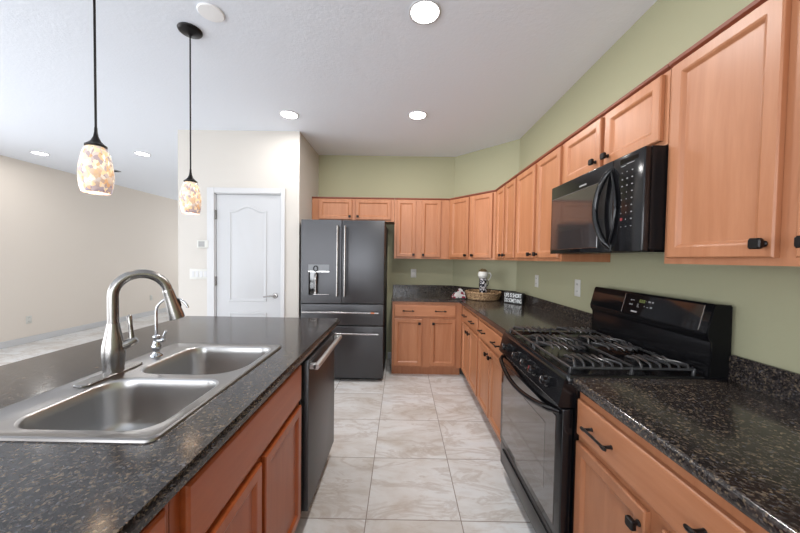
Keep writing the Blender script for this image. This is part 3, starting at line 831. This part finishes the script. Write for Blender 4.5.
# face plane of backguard: from (y .534,z 1.10) to (.560,1.205)
fdir = Vector((0, .026, .105)).normalized(); fn = Vector((0, -fdir.z, fdir.y)); fo = Vector((0, .534, 1.10))
def on_face(bm, x0, x1, s0, s1, d_=.0006, mi=0):
    vs = []
    for dd_ in (0, d_):
        for (x, s) in ((x0, s0), (x1, s0), (x1, s1), (x0, s1)):
            p = fo+fdir*s+fn*dd_+Vector((x, 0, 0)); vs.append(bm.verts.new(p))
    for q in ((4, 5, 6, 7), (0, 1, 5, 4), (1, 2, 6, 5), (2, 3, 7, 6), (3, 0, 4, 7)): bm.faces.new([vs[i] for i in q]).material_index = mi
bm = bmesh.new(); on_face(bm, .28, .715, .002, .106); obj('control_glass', bm, DISPL, bg)
bm = bmesh.new()
on_face(bm, .278, .281, .002, .106, .0012); obj('trim_line', bm, STEEL, bg); bm = bmesh.new(); on_face(bm, .715, .718, .002, .106, .0012); obj('trim_line', bm, STEEL, bg)
bm = bmesh.new()
for (x0, x1, s0, s1) in ((.325, .335, .072, .078), (.338, .352, .074, .077), (.322, .332, .048, .056), (.337, .345, .048, .056), (.375, .385, .057, .06), (.375, .385, .05, .053), (.375, .39, .043, .046),
                         (.425, .428, .076, .08), (.44, .455, .074, .082), (.462, .472, .074, .082), (.42, .425, .05, .055), (.438, .448, .048, .052), (.458, .470, .048, .056)):
    bm = bmesh.new(); on_face(bm, x0, x1, s0, s1, .001); obj('button_mark', bm, MARK, bg)
bm = bmesh.new(); on_face(bm, .345, .385, .014, .021, .001); obj('badge', bm, mat('silver_badge', srgb(200, 200, 200), .4, .3), bg)
bm = bmesh.new()
for x in (.385, .398, .411):
    on_face(bm, x, x+.0025, .068, .084, .001); on_face(bm, x, x+.008, .082, .084, .001); on_face(bm, x+.006, x+.0085, .068, .084, .001)
obj('clock_digits', bm, GREEND, bg)

# ------------------------------------------------------------------ microwave
MY1, MY0 = 1.925, 1.192
MW = MY1-MY0
t = thing('microwave', 'black over-the-range microwave mounted above the stove', 'microwave', (.95, MY1, 0), R90)
MZ0, MZ1 = 1.412, 1.818
obj('body', B(0, MW, .0, WX-.95-.003, MZ0+.01, MZ1), BLACKS, t)
bm = bmesh.new(); box(bm, .02, MW-.02, .02, .25, MZ0, MZ0+.0095)
obj('underside_grille', bm, BLACKG, t)
PXm = .555     # door/control split (local x)
dr = obj('door', B(0, PXm, -.028, -.0005, MZ0+.002, MZ1-.001, bev=.005, seg=3), BLACKG, t, 40)
bm = bmesh.new(); loft(bm, [rect(.015, .46, MZ0+.025, MZ1-.075, 0, -.0282), rect(.015, .46, MZ0+.025, MZ1-.075, .003, -.030)])
obj('door_window', bm, GLASSB, dr)
bm = bmesh.new(); pts = []
hx0 = .545
for i in range(17):
    s = i/16; b_ = math.sin(PI*s); pts.append((hx0-.055*b_, -.029-.034*b_**.6 if 0 < s < 1 else -.026, MZ0+.02+(MZ1-MZ0-.055)*s))
tube(bm, pts, [.008]+[.013]*15+[.008], 14)
pts = []
for i in range(17):
    s = i/16; b_ = math.sin(PI*s); pts.append((hx0-.004+.045*b_, -.029-.006*b_, MZ0+.02+(MZ1-MZ0-.055)*s))
tube(bm, pts, [.005]+[.007]*15+[.005], 10)
obj('handle', bm, BLACKG, dr, 60)
cpn = obj('control_panel', B(PXm+.001, MW, -.028, -.0005, MZ0+.002, MZ1-.001, bev=.005, seg=3), BLACKG, t, 40)
bm = bmesh.new()
def mk(x0, x1, z0, z1): obj('button_mark', B(x0, x1, -.0288, -.0279, z0, z1), MARK, cpn)
for r_ in range(9):
    z = 1.742-.028*r_
    for c_ in range(3):
        x = .612+.028*c_
        if r_ == 7 and c_ == 0: continue
        ww = .007 if (r_ in (1, 2, 8) or c_ == 2) else .003
        mk(x, x+ww, z, z+(.0045 if r_ < 8 else .002))
mk(.606, .632, 1.770, 1.773); mk(.638, .68, 1.774, 1.777)
bm = bmesh.new(); box(bm, .61, .622, -.0288, -.0279, 1.545, 1.556); obj('stop_button', bm, REDM, cpn)
bm = bmesh.new(); box(bm, .30, .36, -.0288, -.0279, MZ1-.062, MZ1-.054); obj('badge', bm, MARK, dr)
bm = bmesh.new(); box(bm, .600, .70, -.0286, -.0279, 1.782, 1.802); obj('clock_display', bm, DISPL, cpn)

# ------------------------------------------------------------------ counter decor
bx, by = .945, 3.56
t = thing('woven_basket', 'round low woven tan basket on the corner of the dark counter', 'basket', (bx, by, TOP))
bm = bmesh.new(); lathe(bm, [(.02, .001), (.165, .001), (.172, .006), (.172, .012), (.02, .012)], n=40); obj('base', bm, WEAVE, t, 50)
bm = bmesh.new(); nn = 64
for row in range(6):
    zc = .012+row*.012; rb = .170+row*.0035
    pts = []
    for k in range(nn):
        a = 2*PI*k/nn; r = rb+.0055*math.cos(nn/2*a+PI*row); pts.append((r*math.cos(a), r*math.sin(a), zc+.001*math.sin(3*a)))
    tube(bm, pts, .0068, 6, closed=True)
obj('woven_wall', bm, WEAVE, t, 60)
bm = bmesh.new()
for ph in (0, PI):
    pts = [((.191+.006*math.cos(14*a+ph))*math.cos(a), (.191+.006*math.cos(14*a+ph))*math.sin(a), .085+.005*math.sin(14*a+ph)) for a in [2*PI*k/84 for k in range(84)]]
    tube(bm, pts, .0075, 7, closed=True)
obj('braided_rim', bm, WEAVE, t, 60)
# canister / cup stack in the basket
cx, cy = .945, 3.55
b0 = TOP+.0125
t = thing('patterned_mug', 'black and white patterned mug standing in the woven basket, lower of its stack', 'mug', (cx, cy, b0))
bm = bmesh.new(); lathe(bm, [(.036, 0), (.041, .004), (.045, .035), (.041, .09), (.044, .113), (.041, .113), (.038, .09), (.038, .01), (.01, .008)], n=28); obj('cup', bm, PATTERN, t, 50)
bm = bmesh.new(); tube(bm, [(.041, -.01, .09), (.064, -.014, .085), (.068, -.014, .055), (.06, -.012, .03), (.042, -.01, .025)], .005, 8); obj('handle', bm, BLACKS, t, 50)
t2 = copy_thing(t, (cx-.004, cy-.002, b0+.1135), .5, 'black and white patterned mug stacked under the white mug, upper of the two')
t['group'] = t2['group'] = 'patterned mugs stacked in the basket'
zb = b0+.227
t = thing('white_mug', 'round white mug on top of the patterned mugs in the basket', 'mug', (cx-.006, cy, zb))
bm = bmesh.new(); lathe(bm, [(.028, 0), (.042, .006), (.053, .025), (.056, .045), (.052, .066), (.046, .078), (.043, .078), (.049, .064), (.052, .045), (.045, .02), (.01, .008)], n=28); obj('cup', bm, WHITEP, t, 50)
bm = bmesh.new(); tube(bm, [(.052, 0, .062), (.078, -.004, .066), (.092, -.006, .04), (.082, -.004, .005), (.06, 0, -.02)], [.006, .0065, .007, .006, .005], 8); obj('handle', bm, WHITEP, t, 50)
bm = bmesh.new()
for i in range(150):
    a = random.uniform(0, 2*PI); r = .044*math.sqrt(random.random()); h = random.uniform(.0, .035)*(1.1-r/.05)
    c = Vector((r*math.cos(a), r*math.sin(a), .085+h)); u = Vector((random.gauss(0, 1), random.gauss(0, 1), random.gauss(0, .6))).normalized(); v = u.orthogonal().normalized(); nn_ = u.cross(v)
    L_, w_ = random.uniform(.007, .014), .0035
    A_ = [c-u*L_, c+v*w_+nn_*.0008, c+u*L_, c-v*w_+nn_*.0008]; vs = [bm.verts.new(p) for p in A_]; wv = bm.verts.new(c-nn_*.002)
    bm.faces.new(vs)
    for k in range(4): bm.faces.new((vs[(k+1) % 4], vs[k], wv))
lathe(bm, [(.002, .079), (.04, .0795), (.037, .086), (.02, .094), (.002, .096)], n=16)
o = obj('dried_leaf_bundle', bm, LEAFM, None, loc=(cx-.006, cy, zb)); tag(o, 'brown dried leaves and moss heaped in the white mug', 'decoration')
# tea towel
bm = bmesh.new()
N = 26
grid = {}
for i in range(N):
    for j in range(N):
        x = (i/(N-1)-.5); y = (j/(N-1)-.5)
        f_ = (max(0, 1-(abs(2*x)**3)) * max(0, 1-(abs(2*y)**3)))**.6
        h = .006+.115*f_*(.55+.45*noise.noise(Vector((x*5, y*5, 3.1)))) + .02*f_*noise.noise(Vector((x*13, y*13, 1.7)))
        px = x*.15*(1+.25*noise.noise(Vector((x*3, y*3, 8)))); py = y*.14*(1+.25*noise.noise(Vector((x*3, y*3, 4))))
        h *= (1.15+.9*x)
        grid[i, j] = bm.verts.new((px, py, max(h, .003)))
for i in range(N-1):
    for j in range(N-1): bm.faces.new((grid[i, j], grid[i+1, j], grid[i+1, j+1], grid[i, j+1]))
r_ = bmesh.ops.solidify(bm, geom=bm.faces[:], thickness=-.002)
o = obj('tea_towel', bm, TOWEL, None, 60, loc=(.672, 3.605, TOP+.0025)); tag(o, 'crumpled white and red tea towel lying left of the basket', 'towel')
# message block sign
sa = math.atan2(3.145-3.316, 1.237-1.109)
t = thing('message_sign', 'small black block sign with white lettering on the counter beside the basket', 'sign', (1.109, 3.316, TOP), sa)
SL, SH, SDp = .214, .118, .045
obj('block', B(0, SL, 0, SDp, .001, SH, bev=.002), BLACKS, t)
def text(body, x0, x1, z0, z1, y, parent, name, m_, depth=.0008):
    c = bpy.data.curves.new(name, 'FONT'); c.body = body; c.extrude = depth/2; c.offset = .012
    o = bpy.data.objects.new(name, c); COL.objects.link(o)
    dg = bpy.context.evaluated_depsgraph_get(); me = bpy.data.meshes.new_from_object(o.evaluated_get(dg))
    bpy.data.objects.remove(o); bpy.data.curves.remove(c)
    xs = [v.co.x for v in me.vertices]; ys = [v.co.y for v in me.vertices]
    sx = (x1-x0)/(max(xs)-min(xs)); sz = (z1-z0)/(max(ys)-min(ys)); mx, my = min(xs), min(ys)
    for v in me.vertices: v.co = (x0+(v.co.x-mx)*sx, y-v.co.z, z0+(v.co.y-my)*sz)
    me.materials.clear(); me.materials.append(m_)
    o = bpy.data.objects.new(name, me); return link(o, parent)
SGN = mat('sign_lettering', srgb(225, 228, 228), .5)
text('LIFE IS SHORT', .008, SL-.008, .066, .108, -.0008, t, 'lettering', SGN)
text('DO SOMETHING', .008, SL-.008, .012, .054, -.0008, t, 'lettering', SGN)

# ------------------------------------------------------------------ wall plates
def plate(name, label, cat, pos, rotz, w_=.072, h_=.116, kind='outlet', gang=1, group=None):
    t = thing(name, label, cat, pos, rotz, group)
    bm = bmesh.new(); box(bm, -w_/2, w_/2, -.006, -.0008, -h_/2, h_/2, bev=.002, seg=2); obj('cover_plate', bm, WHITEP, t, 40)
    for g_ in range(gang):
        x = (g_-(gang-1)/2)*.046
        if kind == 'outlet':
            for s in (-1, 1):
                bm = bmesh.new(); box(bm, x-.017, x+.017, -.0085, -.006, s*.026-.016, s*.026+.016, bev=.001)
                r = obj('receptacle', bm, WHITEP, t)
                bm = bmesh.new(); box(bm, x-.009, x-.006, -.009, -.0083, s*.026-.004, s*.026+.008); box(bm, x+.006, x+.009, -.009, -.0083, s*.026-.004, s*.026+.008); obj('slot', bm, GAP, r)
        else:
            bm = bmesh.new(); box(bm, x-.0165, x+.0165, -.0085, -.006, -.033, .033, bev=.001); obj('rocker', bm, TRIM, t)
    return t
plate('wall_outlet', 'white outlet on the sage back wall right of the refrigerator', 'outlet', (.165, WY, 1.172), 0)
plate('wall_outlet', 'white outlet on the sage right wall, farther one, above the block sign', 'outlet', (WX, 2.986, 1.172), R90)
plate('wall_outlet', 'white outlet on the sage right wall just beyond the stove, the nearer one', 'outlet', (WX, 2.293, 1.172), R90, h_=.125)
plate('wall_outlet', 'white outlet low on the beige living-room wall left of the faucet', 'outlet', (LX, 4.65, .35), L90)
plate('wall_outlet', 'white outlet low on the beige living-room wall behind the faucet spout', 'outlet', (LX, 6.95, .39), L90)
plate('light_switch', 'white wide four-rocker switch plate left of the pantry door', 'switch', (-2.229, PY, 1.164), 0, w_=.21, kind='switch', gang=4)
t = thing('thermostat', 'small white thermostat with grey screen left of the pantry door', 'thermostat', (-2.181, PY, 1.495))
obj('case', B(-.062, .062, -.022, -.001, -.043, .043, bev=.006, seg=2), WHITEP, t, 40)
obj('screen', B(-.045, .022, -.0235, -.0222, -.03, .03), GREYP, t)

# ------------------------------------------------------------------ ceiling fittings
def downlight(label, x, y, watts=DOWN_W):
    t = thing('recessed_light', label, 'ceiling light', (x, y, ZC))
    bm = bmesh.new(); lathe(bm, [(.090, -.0008), (.090, -.005), (.084, -.008), (.078, -.007), (.076, -.003)], n=36, cap0=True, cap1=False); obj('trim_ring', bm, TRIM, t, 40)
    bm = bmesh.new(); lathe(bm, [(.076, -.0035), (.05, -.006), (.01, -.007)], n=32); obj('lens', bm, LAMP, t, 60)
    l = area('downlight_lamp', (x, y, ZC-.02), (0, 0, 0), .15, .15, watts, (1, .97, .94), 'DISK')
    l.parent = t; l.location = (0, 0, -.02)
downlight('round recessed ceiling light, largest, at the top of the view over the aisle', .108, 1.745)
downlight('round recessed ceiling light in front of the pantry corner', -1.101, 3.0, 6)
downlight('round recessed ceiling light over the far end of the aisle', .131, 2.975)
downlight('round recessed ceiling light over the living room, leftmost', -4.984, 4.253, 5)
downlight('round recessed ceiling light over the living room between the two pendants', -3.54, 4.215, 7)
bm = bmesh.new(); lathe(bm, [(.068, -.0008), (.069, -.004), (.064, -.009), (.052, -.010), (.01, -.0105)], n=36)
o = obj('ceiling_cover', bm, mat('white_cover', srgb(240, 240, 240), .4), None, 40, loc=(-1.09, 1.765, ZC)); tag(o, 'round blank white disc on the ceiling beside the far pendant canopy', 'ceiling cover')
t = thing('ceiling_vent', 'thin grey ceiling vent partly hidden behind the near pendant shade', 'vent', (-4.86, 5.08, ZC), 0)
obj('frame', B(-.2, .2, -.05, .05, -.012, -.001, bev=.002), GREYP, t)
for k_ in range(3): obj('slat', B(-.18, .18, -.03+k_*.025, -.018+k_*.025, -.018, -.0125), SLATED, t)

def pendant(label, x, y):
    t = thing('pendant_lamp', label, 'pendant lamp', (x, y, 0), 0)
    bm = bmesh.new(); lathe(bm, [(.064, ZC-.001), (.066, ZC-.006), (.062, ZC-.014), (.05, ZC-.02), (.02, ZC-.026), (.008, ZC-.034), (.004, ZC-.05)], n=32); obj('canopy', bm, BLACKM, t, 40)
    bm = bmesh.new(); tube(bm, [(0, 0, ZC-.045), (0, 0, 1.88)], .0042, 8); obj('rod', bm, BLACKM, t, 60)
    bm = bmesh.new(); lathe(bm, [(.005, 1.90), (.006, 1.88), (.009, 1.862), (.016, 1.845), (.028, 1.832), (.036, 1.826), (.036, 1.82), (.02, 1.818)], n=28); obj('socket_cap', bm, BLACKM, t, 50)
    bm = bmesh.new(); prof = [(.026, 1.822), (.037, 1.812), (.046, 1.785), (.053, 1.75), (.057, 1.71), (.0565, 1.68), (.053, 1.65), (.047, 1.628)]
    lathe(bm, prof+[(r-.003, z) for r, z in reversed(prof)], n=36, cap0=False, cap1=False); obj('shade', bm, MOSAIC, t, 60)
    bm = bmesh.new(); lathe(bm, [(.008, 1.81), (.012, 1.79), (.024, 1.75), (.028, 1.72), (.02, 1.695), (.004, 1.688)], n=18); obj('bulb', bm, BULB, t, 60)
    l = bpy.data.lights.new('pendant_light', 'POINT'); l.energy = .35; l.color = (1, .86, .66); l.shadow_soft_size = .03
    lo = bpy.data.objects.new('pendant_light', l); COL.objects.link(lo); lo.parent = t; lo.location = (0, 0, 1.66)
pendant('mosaic glass pendant lamp hanging over the sink, nearer and larger', -1.287, 1.30)
pendant('mosaic glass pendant lamp hanging before the pantry wall, farther and smaller', -1.302, 1.902)
